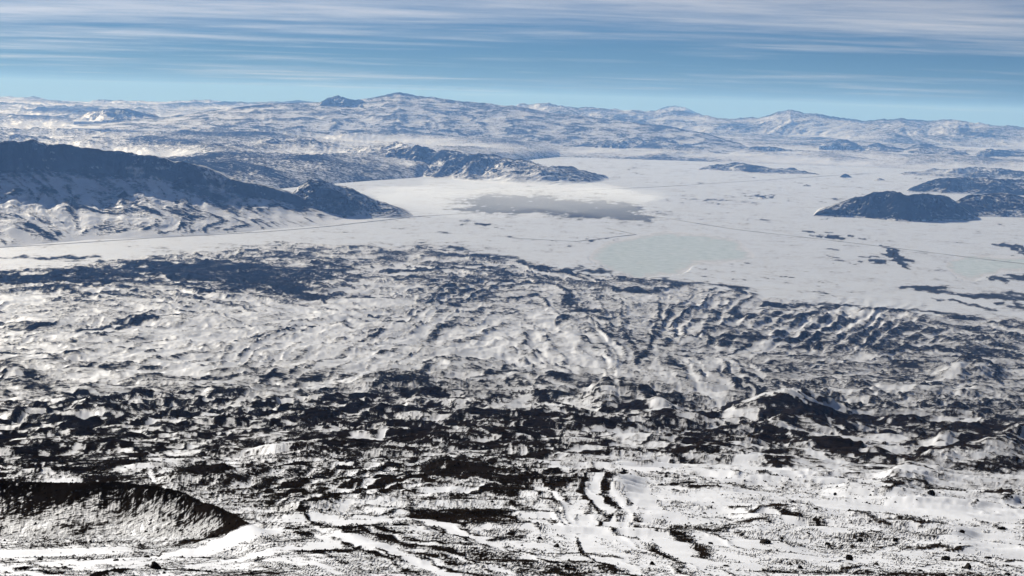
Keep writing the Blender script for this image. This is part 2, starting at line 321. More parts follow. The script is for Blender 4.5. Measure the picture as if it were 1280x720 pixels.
def run_dir(x, y):
    w = 1 / (((ORI[:, 0] - x) ** 2 + ((ORI[:, 1] - y) * 2.2) ** 2) ** 1.5 + 200)
    a = math.atan2((w * np.sin(_oa)).sum(), (w * np.cos(_oa)).sum()) / 2
    return math.cos(a), math.sin(a)
FL = np.zeros_like(B)
_n = 0
while _n < 720:
    x, y = rng.uniform(-120, 1400), 330 + 385 * rng.random() ** 1.25
    if y < np.interp(x, toe_x, toe_y) + 5 or (y > 590 and x < 340 and y < 690): continue
    _n += 1
    big = rng.random() < .25
    pts = [(x, y)]; sg = 1; st = 3.0 if y > 430 else 2.4
    kx = rng.normal(0, .12)
    for _k in range(int(rng.uniform(7, 26) * (1.5 if big else 1))):
        if pts[-1][1] < np.interp(pts[-1][0], toe_x, toe_y) + 6: break
        cx_, sx_ = run_dir(*pts[-1]); a = math.atan2(sx_, cx_) + kx + .5 * math.sin(_k * .5 + x)* .5
        pts.append((pts[-1][0] + math.cos(a) * st * 1.4, pts[-1][1] + math.sin(a) * st))
    w = rng.uniform(.75, 1.9) * (1.6 if big else 1) * (1.25 if y > 560 else 1); v = rng.uniform(.30, .62)
    if rng.random() < .68:
        stroke(B, pts, w, v, wob=.5); stroke(FL, pts, w * 1.3, rng.uniform(.4, 1.3), wob=.5)
        stroke(B, [(p[0] + .6, p[1] + w * 1.25) for p in pts], w * 1.1, -v * .7, wob=.5)
    else: stroke(B, pts, w * 1.6, -v * .9, wob=.5)
for p, w, v in SNOW: stroke(B, p, w, -v * (1.25 if p[0][1] > 585 else 1), wob=.8)
# swells: (points, height px, front px, back px)
HM = np.zeros_like(B)
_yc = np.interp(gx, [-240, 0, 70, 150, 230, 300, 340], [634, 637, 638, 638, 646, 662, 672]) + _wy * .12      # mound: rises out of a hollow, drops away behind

def crest(pts, A, Lf, Lb, fade=22):
    xs = [p[0] for p in pts]; ys = [p[1] for p in pts]
    yc = np.interp(gx, xs, ys) + _wy * .9
    d = gy - yc
    a = A * sstep(xs[0] - fade, xs[0] + fade, gx) * sstep(xs[-1] + fade, xs[-1] - fade, gx)
    return a * np.where(d > 0, np.exp(-(d / Lf) ** 2), np.exp(-(d / Lb) ** 2))
CREST = [
 ([(-240, 634), (0, 638), (70, 642), (150, 643), (230, 654), (305, 672)], 38, 19, 8), ([(740, 500), (772, 497), (840, 516)], 9, 14, 5), ([(1180, 466), (1215, 463), (1245, 468)], 6, 9, 3.5),
 ([(-240, 466), (0, 466), (40, 471)], 5, 8, 3), ([(1165, 560), (1215, 549), (1300, 548)], 7, 14, 5), ([(975, 550), (1050, 564), (1110, 574)], 5, 10, 3), ([(210, 600), (250, 592), (300, 598)], 5, 12, 5),
 ([(640, 530), (760, 534), (880, 526)], 5, 10, 4), ([(470, 560), (600, 540), (660, 546)], 5, 11, 4), ([(540, 585), (600, 590), (690, 600), (790, 602)], 6, 16, 4), ([(1110, 596), (1200, 572), (1290, 556)], 7, 18, 6),
 ([(860, 566), (960, 556)], 5, 9, 3), ([(360, 640), (420, 630)], 5, 10, 4), ([(930, 642), (1080, 646), (1210, 666)], 4, 20, 3.5), ([(440, 478), (530, 474)], 4, 8, 3), ([(500, 492), (640, 500)], 3.5, 7, 3),
 ([(100, 512), (190, 500)], 4, 8, 3), ([(330, 565), (460, 558)], 5, 11, 4), ([(200, 672), (330, 664)], 3, 10, 4), ([(420, 665), (530, 662), (620, 690)], 2.5, 14, 3), ([(1040, 612), (1120, 618), (1290, 624)], 3, 12, 3),
 ([(900, 545), (1000, 532), (1085, 534)], 5, 8, 3.5), ([(1100, 532), (1290, 538)], 5, 9, 4), ([(100, 722), (190, 712), (270, 716)], 3, 12, 3),
]
for q, (p, A, lf, lb) in enumerate(CREST): HM += crest(p, A * 1.7, lf, lb) if q else 0
HM += sstep(345, 290, gx) * np.interp(gy - _yc, [-20, -10, -5, -1.5, 0, 2, 5, 11, 25, 40, 70], [0, 0, 14, 33, 36, 21, 3, -19, -18, -12, -2]) * np.interp(gx, [200, 320], [1, .35])
HM += HF + FL
_c = np.hypot((gx - 985 + _wx * .5) / 92, (gy - 520) / 22); HM += 31 * np.clip(1 - _c, 0, 1) ** 1.25       # cinder cone
CONE = _c < 0.95
MOUND = (gy - _yc > -8) & (gy - _yc < 9 + _wy) & (gx < 330)
DARKHILL = (crest(CREST[1][0], 1, 11, 5) > 0.3)
LAKES = [poly_mask([(738, 322), (760, 306), (790, 297), (830, 291), (880, 295), (915, 303), (937, 321), (905, 325), (862, 325), (850, 338), (800, 342), (765, 334)], .8),
         poly_mask([(1187, 327), (1210, 321), (1280, 322), (1500, 326), (1500, 338), (1250, 337), (1218, 347), (1200, 345), (1198, 336)], .8)]
B += sstep(338, 312, gx) * np.interp(gy - _yc, [-9, -5, -2, 1.2, 2.6, 4.5, 8, 14], [0, .15, .75, .50, .34, .24, .12, 0])  # mound: rocky crest, and a face greyed below it to paint in its shade
def blur(M, n):
    k = np.ones(n) / n; M = np.apply_along_axis(lambda a: np.convolve(a, k, 'same'), 1, M.astype(np.float32)); n2 = max(3, n // 2); k2 = np.ones(n2) / n2
    return np.apply_along_axis(lambda a: np.convolve(a, k2, 'same'), 0, M)
LB = [blur(blur(lm, 17), 9) for lm in LAKES]
LAKES = [b > .12 for b in LB]
for lm in LAKES: B[lm] = -.6
print('maps', round(time.time() - T0, 1))

# ------------------------------------------------------------------ the ground: one polar sheet, split into slope, lava, plain and ice
core = np.linspace(R(-19.6), R(19.6), 1050)
side = np.linspace(R(20), R(62), 30)
az = np.concatenate([-side[::-1], core, side])
pyr = np.concatenate([np.linspace(748, 600.6, 190), np.linspace(600, 400.5, 410), np.linspace(400, 330.6, 110), np.linspace(330, 190, 120)])
# distance of the base surface under each row (image centre)
rt = np.exp(np.linspace(math.log(30), math.log(129000), 20000))
_, pt = project(np.zeros_like(rt), rt, zbase(rt))
rows = np.interp(-pyr, -pt, rt)
rows = np.concatenate([np.linspace(2, rows[0] * .97, 24), rows, np.geomspace(rows[-1] * 1.04, 128000, 14)])
RR = np.repeat(rows[:, None], len(az), 1); AZ = np.repeat(az[None], len(rows), 0)
X = RR * np.sin(AZ); Y = RR * np.cos(AZ); ZB = zbase(RR)
PX, PY = project(X, Y, ZB)
near = sstep(30, 90, RR)
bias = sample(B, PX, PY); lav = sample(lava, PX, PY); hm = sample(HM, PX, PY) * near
YW = Y + 9 * hm * RR / FPX * (RR < 800)      # keeps the pattern from stretching down steep faces
# domain warp
wl = np.maximum(RR * 0.09, 8)
def windowed(seed, lo, hi, lmax=2600., lmin=0.35, ridged=False, stretch=1.0, gain=1.0, warp=0.0, height=False, flow=False):
    """sum of noise octaves whose wavelength is between lo*r and hi*r; metres if height"""
    out = np.zeros(X.shape, np.float32); nrm = np.zeros(X.shape, np.float32)
    lam = lmax; k = 0
    while lam > lmin:
        q = lam / RR
        w = (sstep(lo * .5, lo * 1.4, q) * sstep(hi * 1.6, hi * .7, q)).astype(np.float32)
        rr = np.where(w.max(1) > 0.01)[0]
        if len(rr):
            s = slice(rr[0], rr[-1] + 1)
            if flow: u = WX[s] / lam; v = (WY[s] + YW[s] - Y[s]) / (lam * stretch)
            elif stretch != 1.0: u = X[s] / lam; v = YW[s] / (lam * stretch)
            else: u = X[s] / lam; v = YW[s] / lam
            if warp:
                u2 = u + warp * perlin(u * .45, v * .45, seed + k + 31); v2 = v + warp * perlin(u * .45, v * .45, seed + k + 57)
                u, v = u2, v2
            n = perlin(u, v, seed + k)
            if ridged: n = 1 - 2.2 * np.abs(n) - .25
            amp = w[s] * (lam if height else (lam / RR[s] / hi) ** .12)
            out[s] += n * amp; nrm[s] += w[s] * (1 if height else (lam / RR[s] / hi) ** .24)
        lam *= 0.5; k += 1
    return out if height else out / np.sqrt(np.maximum(nrm, .2)) * gain
WX = X + 1500 * perlin(X / 3100, Y / 3100, 201) + 520 * perlin(X / 1050, Y / 1050, 203) + 170 * perlin(X / 360, Y / 360, 205) + 45 * perlin(X / 110, Y / 110, 211) + 14 * perlin(X / 40, Y / 40, 213)
WY = Y + 1500 * perlin(X / 3100, Y / 3100, 202) + 520 * perlin(X / 1050, Y / 1050, 204) + 170 * perlin(X / 360, Y / 360, 206) + 45 * perlin(X / 110, Y / 110, 212) + 14 * perlin(X / 40, Y / 40, 214)
nA = windowed(5, .0025, .025, stretch=2., warp=.9)
nB = windowed(145, .02, .09, warp=.9)
nR = windowed(25, .0025, .014, stretch=2.6, warp=.9, ridged=True)
nF = windowed(45, .0025, .018, stretch=6, flow=True, ridged=True)
print('noise', round(time.time() - T0, 1))
nH = windowed(125, .0012, .012, warp=.6)
calm = 1 - sample(np.exp(-((gy - _yc) / 14.) ** 2) * sstep(350, 300, gx), PX, PY) * .97
hH = windowed(165, .0045, .02, ridged=True, stretch=2.4, warp=.9, height=True)      # hummocks and folds of the flows
hn = hH / (RR * .02)
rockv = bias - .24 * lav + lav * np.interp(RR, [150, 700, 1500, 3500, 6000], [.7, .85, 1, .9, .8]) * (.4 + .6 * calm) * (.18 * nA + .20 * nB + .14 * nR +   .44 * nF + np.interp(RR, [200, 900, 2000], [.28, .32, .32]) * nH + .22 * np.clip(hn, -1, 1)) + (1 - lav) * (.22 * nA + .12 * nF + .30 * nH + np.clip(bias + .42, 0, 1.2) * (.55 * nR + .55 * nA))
rm = sstep(-.18, .22, rockv)
hS = windowed(65, .03, .10, height=True, warp=.6)                 # broad swells
hR = windowed(85, .016, .05, ridged=True, warp=.9, height=True)    # lava ridges
hF = windowed(105, .008, .03, stretch=7, flow=True, ridged=True, height=True)
ampS = np.interp(RR, [20, 200, 600, 2000, 6000, 10000, 14000, 30000], [.02, .035, .055, .075, .042, .02, .005, .002]) * (.25 + .75 * lav)
ampR = (.012 + .045 * rm) * (.04 + .96 * lav) * np.interp(RR, [150, 500, 1500], [.3, .45, 1])
Z = ZB + near * (nH * RR * .00035 * lav * np.interp(RR, [300, 1500], [.15, 1]) * calm + hS * ampS * (.4 + .6 * calm) + hR * ampR * calm * .5 + hH * .042 * (.15 + .85 * lav) * np.interp(RR, [150, 700, 1800], [.10, .30, 1]) * calm * np.interp(RR, [11000, 14000], [1, .2]) + hF * .036 * np.interp(RR, [150, 700, 1800], [.2, .45, 1]) * lav * (.4 + .6 * rm) * calm) + hm * RR / FPX / math.cos(PITCH)
lake_id = np.full(X.shape, 0)
inm = (PX > MX0) & (PX < MX0 + MW - 1) & (PY > MY0) & (PY < MY0 + MH - 1)
def mlook(M): return (M[np.clip((PY - MY0).astype(int), 0, MH - 1), np.clip((PX - MX0).astype(int), 0, MW - 1)]) & inm
lks = [mlook(lm) for lm in LAKES]
for i, lm in enumerate(lks): Z[lm] = 0.4; lake_id[lm] = i + 1
_lim = np.where(calm < .75, .6, np.interp(RR, [300, 900, 4000], [.28, .34, .36]))
rockv = np.where(rockv > 0, _lim * np.tanh(rockv / _lim), np.maximum(rockv, -.62))
rockv = np.where(lake_id > 0, (sample(LB[0] + LB[1], PX, PY) - .5) * 1.1 + .45 * nH + .40 * nA, rockv)
fresh = np.interp(RR, [100, 700, 1600, 3500, 6000, 9000, 30000], [.86, .82, .66, .61, .62, .66, .72])

cls = np.zeros(X.shape, np.int8)                   # 0 plain
cls[(lav > .5)] = 1                                # lava
nb = 2900 * (1 + .25 * perlin(AZ * 30, RR * 0, 3))
cls[RR < nb] = 2                                   # near slope
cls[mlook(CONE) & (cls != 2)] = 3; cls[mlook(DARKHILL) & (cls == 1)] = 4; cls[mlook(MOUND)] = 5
cls[lake_id == 1] = 6; cls[lake_id == 2] = 7
fc = cls[:-1, :-1]

# ------------------------------------------------------------------ materials
def ground_material(name, rock_a, rock_b, snow=(.86, .875, .90), scales=(.0045, .05, .9), amps=(.30, .42, .30), bumps=(7., .6, .05), soft=.08, dr=1.0):
    mt = bpy.data.materials.new(name); mt.use_nodes = True; t = mt.node_tree; t.nodes.clear()
    geo = N(t, 'ShaderNodeNewGeometry'); at = N(t, 'ShaderNodeAttribute', attribute_name='rock'); fr = N(t, 'ShaderNodeAttribute', attribute_name='fresh')
    ns = []
    for s, d in zip(scales, (7, 7, 4)):
        n = N(t, 'ShaderNodeTexNoise'); L(t, geo.outputs['Position'], n.inputs['Vector'])
        n.inputs['Scale'].default_value = s; n.inputs['Detail'].default_value = d; n.inputs['Roughness'].default_value = .68
        ns.append(n.outputs[0])
    v = at.outputs['Fac']
    for n, a in zip(ns, amps):
        v = math_(t, 'ADD', v, math_(t, 'MULTIPLY', math_(t, 'SUBTRACT', n, .5), a * 2))
    mask = ss_(t, v, -soft, soft * 1.3)
    rock = mix_(t, ss_(t, ns[1], .35, .65), rock_a, rock_b)
    sc = mix_(t, 1.0, snow + (1,), (1, 1, 1, 1), 'MULTIPLY')
    vm = N(t, 'ShaderNodeVectorMath', operation='SCALE'); L(t, sc, vm.inputs[0]); L(t, fr.outputs['Fac'], vm.inputs['Scale'])
    dust_and_shade = mix_(t, ss_(t, v, -.5, -.02, 0, .30), vm.outputs[0], (.30, .27, .24, 1))      # thin snow lets the ground through; on the mound face it also paints shade
    p = N(t, 'ShaderNodeBsdfPrincipled'); L(t, dust_and_shade, p.inputs['Base Color'])
    p.inputs['Roughness'].default_value = .6; p.inputs['Specular IOR Level'].default_value = .2
    df = N(t, 'ShaderNodeBsdfDiffuse'); L(t, rock, df.inputs['Color']); df.inputs['Roughness'].default_value = dr
    h = None
    for n, a in zip(ns, bumps):
        hh = math_(t, 'MULTIPLY', n, a); h = hh if h is None else math_(t, 'ADD', h, hh)
    h = math_(t, 'MULTIPLY', h, ss_(t, v, -.35, .1, .06, 1.0))
    b = N(t, 'ShaderNodeBump'); b.inputs['Strength'].default_value = .8; b.inputs['Distance'].default_value = 1
    L(t, h, b.inputs['Height']); L(t, b.outputs[0], p.inputs['Normal']); L(t, b.outputs[0], df.inputs['Normal'])
    mx = N(t, 'ShaderNodeMixShader'); L(t, mask, mx.inputs[0]); L(t, p.outputs[0], mx.inputs[1]); L(t, df.outputs[0], mx.inputs[2])
    o = N(t, 'ShaderNodeOutputMaterial'); L(t, mx.outputs[0], o.inputs[0])
    return mt
M_slope = ground_material('snow_and_lava_rubble', (.013, .011, .010, 1), (.050, .036, .026, 1), amps=(.16, .55, .50), bumps=(1.5, .35, .08))
M_lava = ground_material('snow_and_lava', (.022, .021, .021, 1), (.050, .044, .040, 1), amps=(.55, .62, .34), bumps=(9., .8, .05), soft=.16)
M_plain = ground_material('plain_snow', (.05, .05, .047, 1), (.085, .08, .07, 1), snow=(.835, .875, .925), scales=(.0022, .012, .2), amps=(.62, .42, .1), bumps=(1.5, .3, 0), soft=.2)
M_hill = ground_material('hill_snow_and_rock', (.010, .010, .011, 1), (.024, .021, .020, 1), scales=(.005, .02, .2), amps=(.70, .80, .1), bumps=(10., 3., 0), soft=.2)
M_ice = ground_material('lake_ice', (.41, .475, .485, 1), (.54, .59, .60, 1), scales=(.0022, .012, .2), amps=(.30, .2, .1), bumps=(0, 0, 0), soft=.3, dr=0.0)

at = {'rock': rockv, 'fresh': fresh}
def part_ground(name, k, label, mat):
    me = grid_mesh(name, X, Y, Z, at, fc == k)
    return new_obj(name, me, label, 'structure', mat)
part_ground('plain', 0, 'wide snow covered plain stretching from the lava edge to the far hills', M_plain)
part_ground('lava_field', 1, 'old dark lava flows half buried in snow between slope and plain', M_lava)
part_ground('snowy_slope', 2, 'near mountain slope of windblown snow and black rubble', M_slope)
part_ground('cinder_cone', 3, 'snowy cone shaped hillock with dark flanks right of centre', M_lava)
part_ground('dark_hillock', 4, 'dark hillock in the middle ground left of the cone', M_lava)
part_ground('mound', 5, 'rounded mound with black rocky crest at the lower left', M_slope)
part_ground('frozen_lake', 6, 'pale grey frozen lake in the middle of the plain', M_ice)
part_ground('frozen_lake', 7, 'grey green frozen lake at the right edge of the plain', M_ice)
print('ground', round(time.time() - T0, 1))

# ------------------------------------------------------------------ hills and ranges standing on the plain
def hill(name, label, crest_pts, base_pts, depth=900., back=3500., rough=.10, rock=0., jag=1.2, front_pow=1.0, apron=None, seed=0, rows_n=None, rmin=None, gully=1.0, lam=None, cvar=.35):
    """crest_pts / base_pts: outline read off the photograph; turned into a real ridge at its own distance"""
    xs = np.array([p[0] for p in crest_pts], float)
    n = int((xs[-1] - xs[0]) / 1.1) + 2
    px = np.linspace(xs[0], xs[-1], n)
    cy = np.interp(px, xs, [p[1] for p in crest_pts]); by = np.interp(px, [p[0] for p in base_pts], [p[1] for p in base_pts])
    jg = jag * (perlin(px / 31., px * 0 + seed, 4) * 1.6 + perlin(px / 11., px * 0 + seed, 5) * .9 + perlin(px / 4.2, px * 0 + seed, 6) * .55)
    azc, tdc = pix_dir(px, cy); _, tdb = pix_dir(px, by)
    rb = H0 / np.maximum(tdb, 1e-3)
    if rmin: rb = np.full_like(rb, rmin)
    zg = H0 - rb * tdb if rmin else np.zeros_like(rb)          # ground the hill stands on
    rb = np.convolve(np.pad(rb, 6, mode='edge'), np.ones(13) / 13, 'valid')
    hgtpx = np.clip(by - cy, 0, None); hgtpx = np.convolve(np.pad(hgtpx, 10, mode='edge'), np.ones(21) / 21, 'valid')
    rc = rb + depth * (.18 + .82 * (hgtpx / hgtpx.max()) ** .8) * (1 + (.04 if apron else cvar) * perlin(px / 38., px * 0 + seed, 8))
    zc = np.maximum(H0 - rc * tdc - zg, -60)
    zj = jg * rc / FPX * sstep(0, .25, hgtpx / hgtpx.max())
    hp = (by - cy).max()
    nf = rows_n or int(np.clip(hp * 2.0, 36, 150)); nbk = max(10, nf // 5)
    t = np.concatenate([np.linspace(-.12, 1, nf) if apron is None else np.concatenate([np.linspace(-.12, .84, nf // 2), np.linspace(.845, 1, nf // 2)]), 1 + np.linspace(0, 1, nbk + 1)[1:] ** 1.5])[:, None]
    rr = np.where(t <= 1, rb + (rc - rb) * t, rc + (t - 1) * back)
    tf = np.clip(t, 0, 1)
    if apron is None: P = tf ** front_pow
    else: P = np.interp(np.clip(tf + (.016 * perlin(px / 46., px * 0, 77) + .016 * perlin(px / 13., px * 0, 78))[None] * np.sin(np.pi * tf) * 2.2, 0, 1), [q[0] for q in apron], [q[1] for q in apron])
    P = P * (1 - sstep(1.0, 2.0, t)) - .06 * sstep(0.0, -.12, t) - .10 * sstep(1.85, 2.0, t)
    A2 = np.repeat(azc[None], len(t), 0)
    x = rr * np.sin(A2); y = rr * np.cos(A2)
    l0 = lam or max(depth * .9, 500)
    wx = x + l0 * .35 * perlin(x / l0, y / l0, seed + 1); wy = y + l0 * .35 * perlin(x / l0, y / l0, seed + 2)
    g = np.zeros_like(x); nn = np.zeros_like(x)
    for k in range(6):
        l = l0 / 2 ** k
        if l < np.median(rr) * .0005: break
        g += (1 - 2.2 * np.abs(perlin(wx / l, wy / (l * 1.7), seed + 11 + k)) - .3) * .62 ** k
        nn += perlin(wx / l, wy / l, seed + 41 + k) * .65 ** k
    env = np.sin(np.clip(tf, 0, 1) * np.pi * .93 + .05) * (t > -.05)
    hgt = np.maximum(zc, 0)[None]
    if apron: env = env * (.30 + .70 * sstep(.80, .93, t))
    z = zc[None] * P + zj[None] * np.exp(-((t - 1) / np.where(t < 1, .10, .3)) ** 2) + hgt * rough * g * env * gully + hgt * rough * .6 * nn * env
    z = np.where(t < 0, np.minimum(z, -8 + 0 * z), z) + zg[None] - (110 if rmin else 0) * (sstep(0.12, 0, t) + sstep(1.2, 2, t))
    slope = np.abs(np.gradient(z, axis=0) / np.maximum(np.abs(np.gradient(rr, axis=0)), 1))
    rv = rock + .30 * nn + .20 * g + .46 * (np.clip(slope, 0, .9) - .30) + .25 * sstep(.85, 1.0, t) * (t < 1.15) + .22 * perlin(z / 34., x / 1500., seed + 9) * np.clip(slope * 2, 0, 1) + .20 * perlin(x / 160., z / 60., seed + 19) * np.clip(slope * 2, 0, 1)
    z = z - 16 * sstep(1.0, 1.4, t)
    rv = rv - .45 * sstep(26, 3, z - zg[None])
    if apron: rv = rv + (.55 * (1 - 2.2 * np.abs(perlin((wx + .55 * wy) / 210., (wy - .55 * wx) / 900., 301)) - .3) + .3 * perlin((wx + .55 * wy) / 70., (wy - .55 * wx) / 300., 302) - .12) * sstep(.9, .82, t) + .1 * sstep(.82, .9, t) * (t < 1.02)
    me = grid_mesh(name, x, y, z, {'rock': rv, 'fresh': np.full(x.shape, .78)})
    return new_obj(name, me, label, 'structure', M_hill)

# far highlands: one rolling sheet that climbs from the plain to the skyline
def highlands():
    px = np.linspace(-170, 1450, 1050)
    r0 = np.interp(px, [-170, 300, 520, 700, 1450], [20500, 21500, 27000, 40000, 40000])
    a0, _ = pix_dir(px, np.full_like(px, 200.))
    nr = 150
    s = np.linspace(0, 1, nr)[:, None]
    rr = r0 * (78000 / r0) ** s
    eye = 129 + (px - 640) * math.tan(ROLL)
    top = np.interp(px, [-170, 0, 150, 300, 420, 640, 800, 900, 1100, 1280, 1450], [118, 121, 127, 127, 130, 138, 141, 152, 158, 165, 170])
    y0 = eye + H0 / r0 * FPX
    ys = y0 + (top - y0) * s ** .62
    z = H0 - rr * (ys - eye) / FPX
    A2 = np.repeat(a0[None], nr, 0); x = rr * np.sin(A2); y = rr * np.cos(A2)
    g = np.zeros_like(x); nn = np.zeros_like(x)
    wx = x + 900 * perlin(x / 4000, y / 4000, 3); wy = y + 900 * perlin(x / 4000, y / 4000, 5)
    for k in range(7):
        l = 5200 / 1.9 ** k
        g += (1 - 2.2 * np.abs(perlin(wx / l, wy / (l * 1.3), 70 + k)) - .3) * .6 ** k
        nn += perlin(wx / l, wy / l, 80 + k) * .7 ** k
    amp = np.interp(px, [-170, 420, 700, 1450], [135, 105, 48, 55]) * sstep(0, .07, s)
    z = z + amp * (g - .3) + amp * .5 * nn - 25 * sstep(.06, 0, s)
    rv = np.interp(px, [300, 700], [-.16, -.24]) + .34 * nn + .24 * g
    me = grid_mesh('highlands', x, y, z, {'rock': rv, 'fresh': np.full(x.shape, .80)})
    new_obj('highlands', me, 'snowy rolling highlands below the skyline', 'structure', M_hill)
highlands()
print('highlands', round(time.time() - T0, 1))

hill('ridge', 'long dark steep sided ridge above a snowy apron at the left', [(-150, 166), (-40, 172), (0, 180), (40, 176), (70, 180), (110, 186), (150, 190), (200, 196), (240, 206), (275, 215), (300, 228), (340, 235), (372, 245), (410, 257), (450, 268), (485, 276)],
     [(-150, 318), (0, 310), (110, 300), (200, 297), (300, 290), (372, 284), (430, 279), (485, 276)], depth=3300, back=4200, rough=.09, rock=-.10, apron=[(0, 0), (.5, .29), (.84, .56), (.91, .64), (.985, .96), (1, 1)], seed=3, rows_n=190, lam=800)
hill('headland', 'dark hump ending the long ridge where it meets the plain', [(352, 264), (362, 246), (374, 233), (386, 226), (410, 227), (440, 236), (470, 250), (495, 261), (522, 273)],
     [(352, 274), (420, 273), (522, 272)], depth=800, back=2500, rough=.22, rock=-.02, seed=14, lam=600)
hill('hills', 'group of dark low hills in front of the broad far mountain', [(415, 196), (430, 188), (455, 183), (500, 180), (530, 186), (560, 190), (600, 192), (640, 199), (680, 206), (720, 212), (760, 222)],
     [(415, 205), (480, 215), (560, 224), (640, 231), (700, 233), (760, 226)], depth=3600, back=3000, rough=.34, rock=.02, seed=25, lam=1700, rows_n=110, jag=2.2)
hill('knoll', 'small dark knoll behind the left ridge', [(318, 192), (332, 178), (345, 174), (360, 180), (378, 181), (392, 190), (402, 198)], [(318, 200), (402, 202)], depth=1500, back=2000, rough=.25, rock=-.02, seed=33)
hill('dark_hill', 'long dark hill on the far left highlands', [(92, 150), (112, 139), (140, 136), (170, 139), (192, 141), (206, 150)], [(92, 152), (206, 153)], rmin=47000, depth=2600, back=3000, rough=.34, rock=.06, seed=37)
hill('mountain', 'broad snow capped shield mountain on the skyline', [(90, 158), (160, 151), (230, 143), (280, 136), (340, 129), (395, 128), (450, 125), (478, 120), (500, 116), (530, 120), (580, 127), (640, 132), (700, 142), (760, 149), (830, 157), (880, 166), (925, 180), (950, 192)],
     [(90, 160), (215, 168), (400, 182), (560, 194), (640, 196), (760, 197), (950, 199)], rmin=42000, depth=8500, back=9000, rough=.012, rock=.02, seed=44, cvar=.03, rows_n=110, jag=.7, lam=800, front_pow=.75)
hill('peak', 'dark blue knob at the left shoulder of the broad mountain', [(390, 146), (402, 127), (412, 121), (424, 120), (436, 123), (452, 127), (466, 138), (474, 148)], [(390, 152), (474, 152)], rmin=46500, depth=2600, back=3000, rough=.30, rock=.24, seed=51)
hill('mountain_range', 'distant snowy range with a peak at the right of the skyline', [(610, 142), (650, 130), (700, 131), (760, 136), (800, 138), (845, 137), (870, 143), (920, 149), (950, 146), (975, 139), (988, 136), (1010, 142), (1050, 148), (1090, 151), (1130, 148), (1160, 151), (1200, 150), (1230, 155), (1300, 160), (1450, 164)],
     [(610, 170), (1450, 190)], rmin=55000, depth=9000, back=9000, rough=.10, rock=-.06, seed=58, cvar=.10, rows_n=90, jag=1.3, lam=3600)
hill('faint_peak', 'faint blue peak far beyond the range', [(800, 146), (822, 137), (842, 131), (856, 134), (880, 146)], [(800, 150), (880, 150)], rmin=84000, depth=4000, back=4000, rough=.1, rock=.1, seed=61)
hill('low_hills', 'low dark hills at the right foot of the broad mountain', [(680, 186), (720, 178), (760, 176), (800, 174), (850, 178), (900, 183), (960, 184), (1000, 188), (1060, 194)], [(680, 193), (860, 198), (1060, 201)], depth=2600, back=3000, rough=.35, rock=.02, seed=66, jag=1.8)
hill('headland', 'large dark blue hill rising from the plain at the right', [(1012, 273), (1022, 266), (1040, 258), (1070, 248), (1100, 241), (1116, 240), (1132, 245), (1160, 243), (1185, 247), (1204, 260), (1226, 277)],
     [(1012, 271), (1080, 272), (1130, 277), (1180, 276), (1226, 275)], depth=800, back=2600, rough=.28, rock=.20, seed=71, lam=600)
hill('hill', 'dark hill with snow streaks at the right edge behind the large one', [(1180, 262), (1200, 249), (1222, 243), (1240, 241), (1262, 243), (1300, 250), (1340, 262)], [(1180, 270), (1340, 273)], depth=900, back=2600, rough=.2, rock=.10, seed=77, lam=800)
hill('long_hill', 'long dark flat topped hill at the right edge', [(1130, 241), (1142, 234), (1160, 227), (1185, 222), (1230, 222), (1290, 226), (1380, 234)], [(1130, 240), (1220, 243), (1380, 247)], depth=1000, back=3000, rough=.22, rock=.22, seed=81, lam=900)
hill('far_hills', 'row of dark hills beyond the plain at the right', [(1062, 192), (1075, 183), (1098, 180), (1112, 184), (1130, 187), (1148, 180), (1170, 182), (1192, 186), (1214, 195)], [(1062, 194), (1214, 198)], rmin=45500, depth=2200, back=3000, rough=.22, rock=.18, seed=86)
hill('far_hills', 'dark hills beyond the plain touching the right edge', [(1206, 201), (1222, 190), (1238, 186), (1262, 189), (1290, 190), (1330, 198)], [(1206, 204), (1330, 208)], rmin=45500, depth=1800, back=3000, rough=.22, rock=.18, seed=91)
hill('low_ridge', 'low pale ridge in the far plain right of centre', [(872, 211), (895, 206), (915, 203), (940, 206), (965, 210), (990, 211), (1024, 219)], [(872, 213), (1024, 220)], depth=1500, back=2200, rough=.4, rock=.10, seed=95)
hill('low_ridge', 'low dark ridge in the far plain before the row of hills', [(1112, 221), (1140, 214), (1180, 211), (1220, 209), (1260, 213), (1320, 220)], [(1112, 219), (1320, 226)], depth=1500, back=2200, rough=.4, rock=.02, seed=99)
hill('rise', 'low blue hills beyond the plain right of centre', [(1024, 182), (1040, 176), (1058, 175), (1076, 182)], [(1024, 182), (1076, 184)], rmin=47000, depth=1500, back=2000, rough=.2, rock=.2, seed=103)
for q, (cx_, cy_, w_, h_, lb_) in enumerate([(953, 249, 9, 4, 'tiny dark cone standing alone on the plain'), (1057, 222, 10, 5, 'small dark knob on the plain left of the low dark ridge'), (1100, 226, 10, 3, 'flat dark knob on the plain above the large dark hill'),
                                           (1008, 233, 9, 2.5, 'low dark rise on the plain'), (855, 250, 8, 2, 'faint low rise on the open plain')]):
    hill('knob', lb_, [(cx_ - w_, cy_ + .8), (cx_ - w_ * .3, cy_ - h_ * .8), (cx_, cy_ - h_), (cx_ + w_ * .5, cy_ - h_ * .5), (cx_ + w_, cy_ + .8)], [(cx_ - w_, cy_), (cx_ + w_, cy_)], depth=220, back=500, rough=.1, rock=.35, seed=110 + q, jag=.3, rows_n=24)
print('hills', round(time.time() - T0, 1))

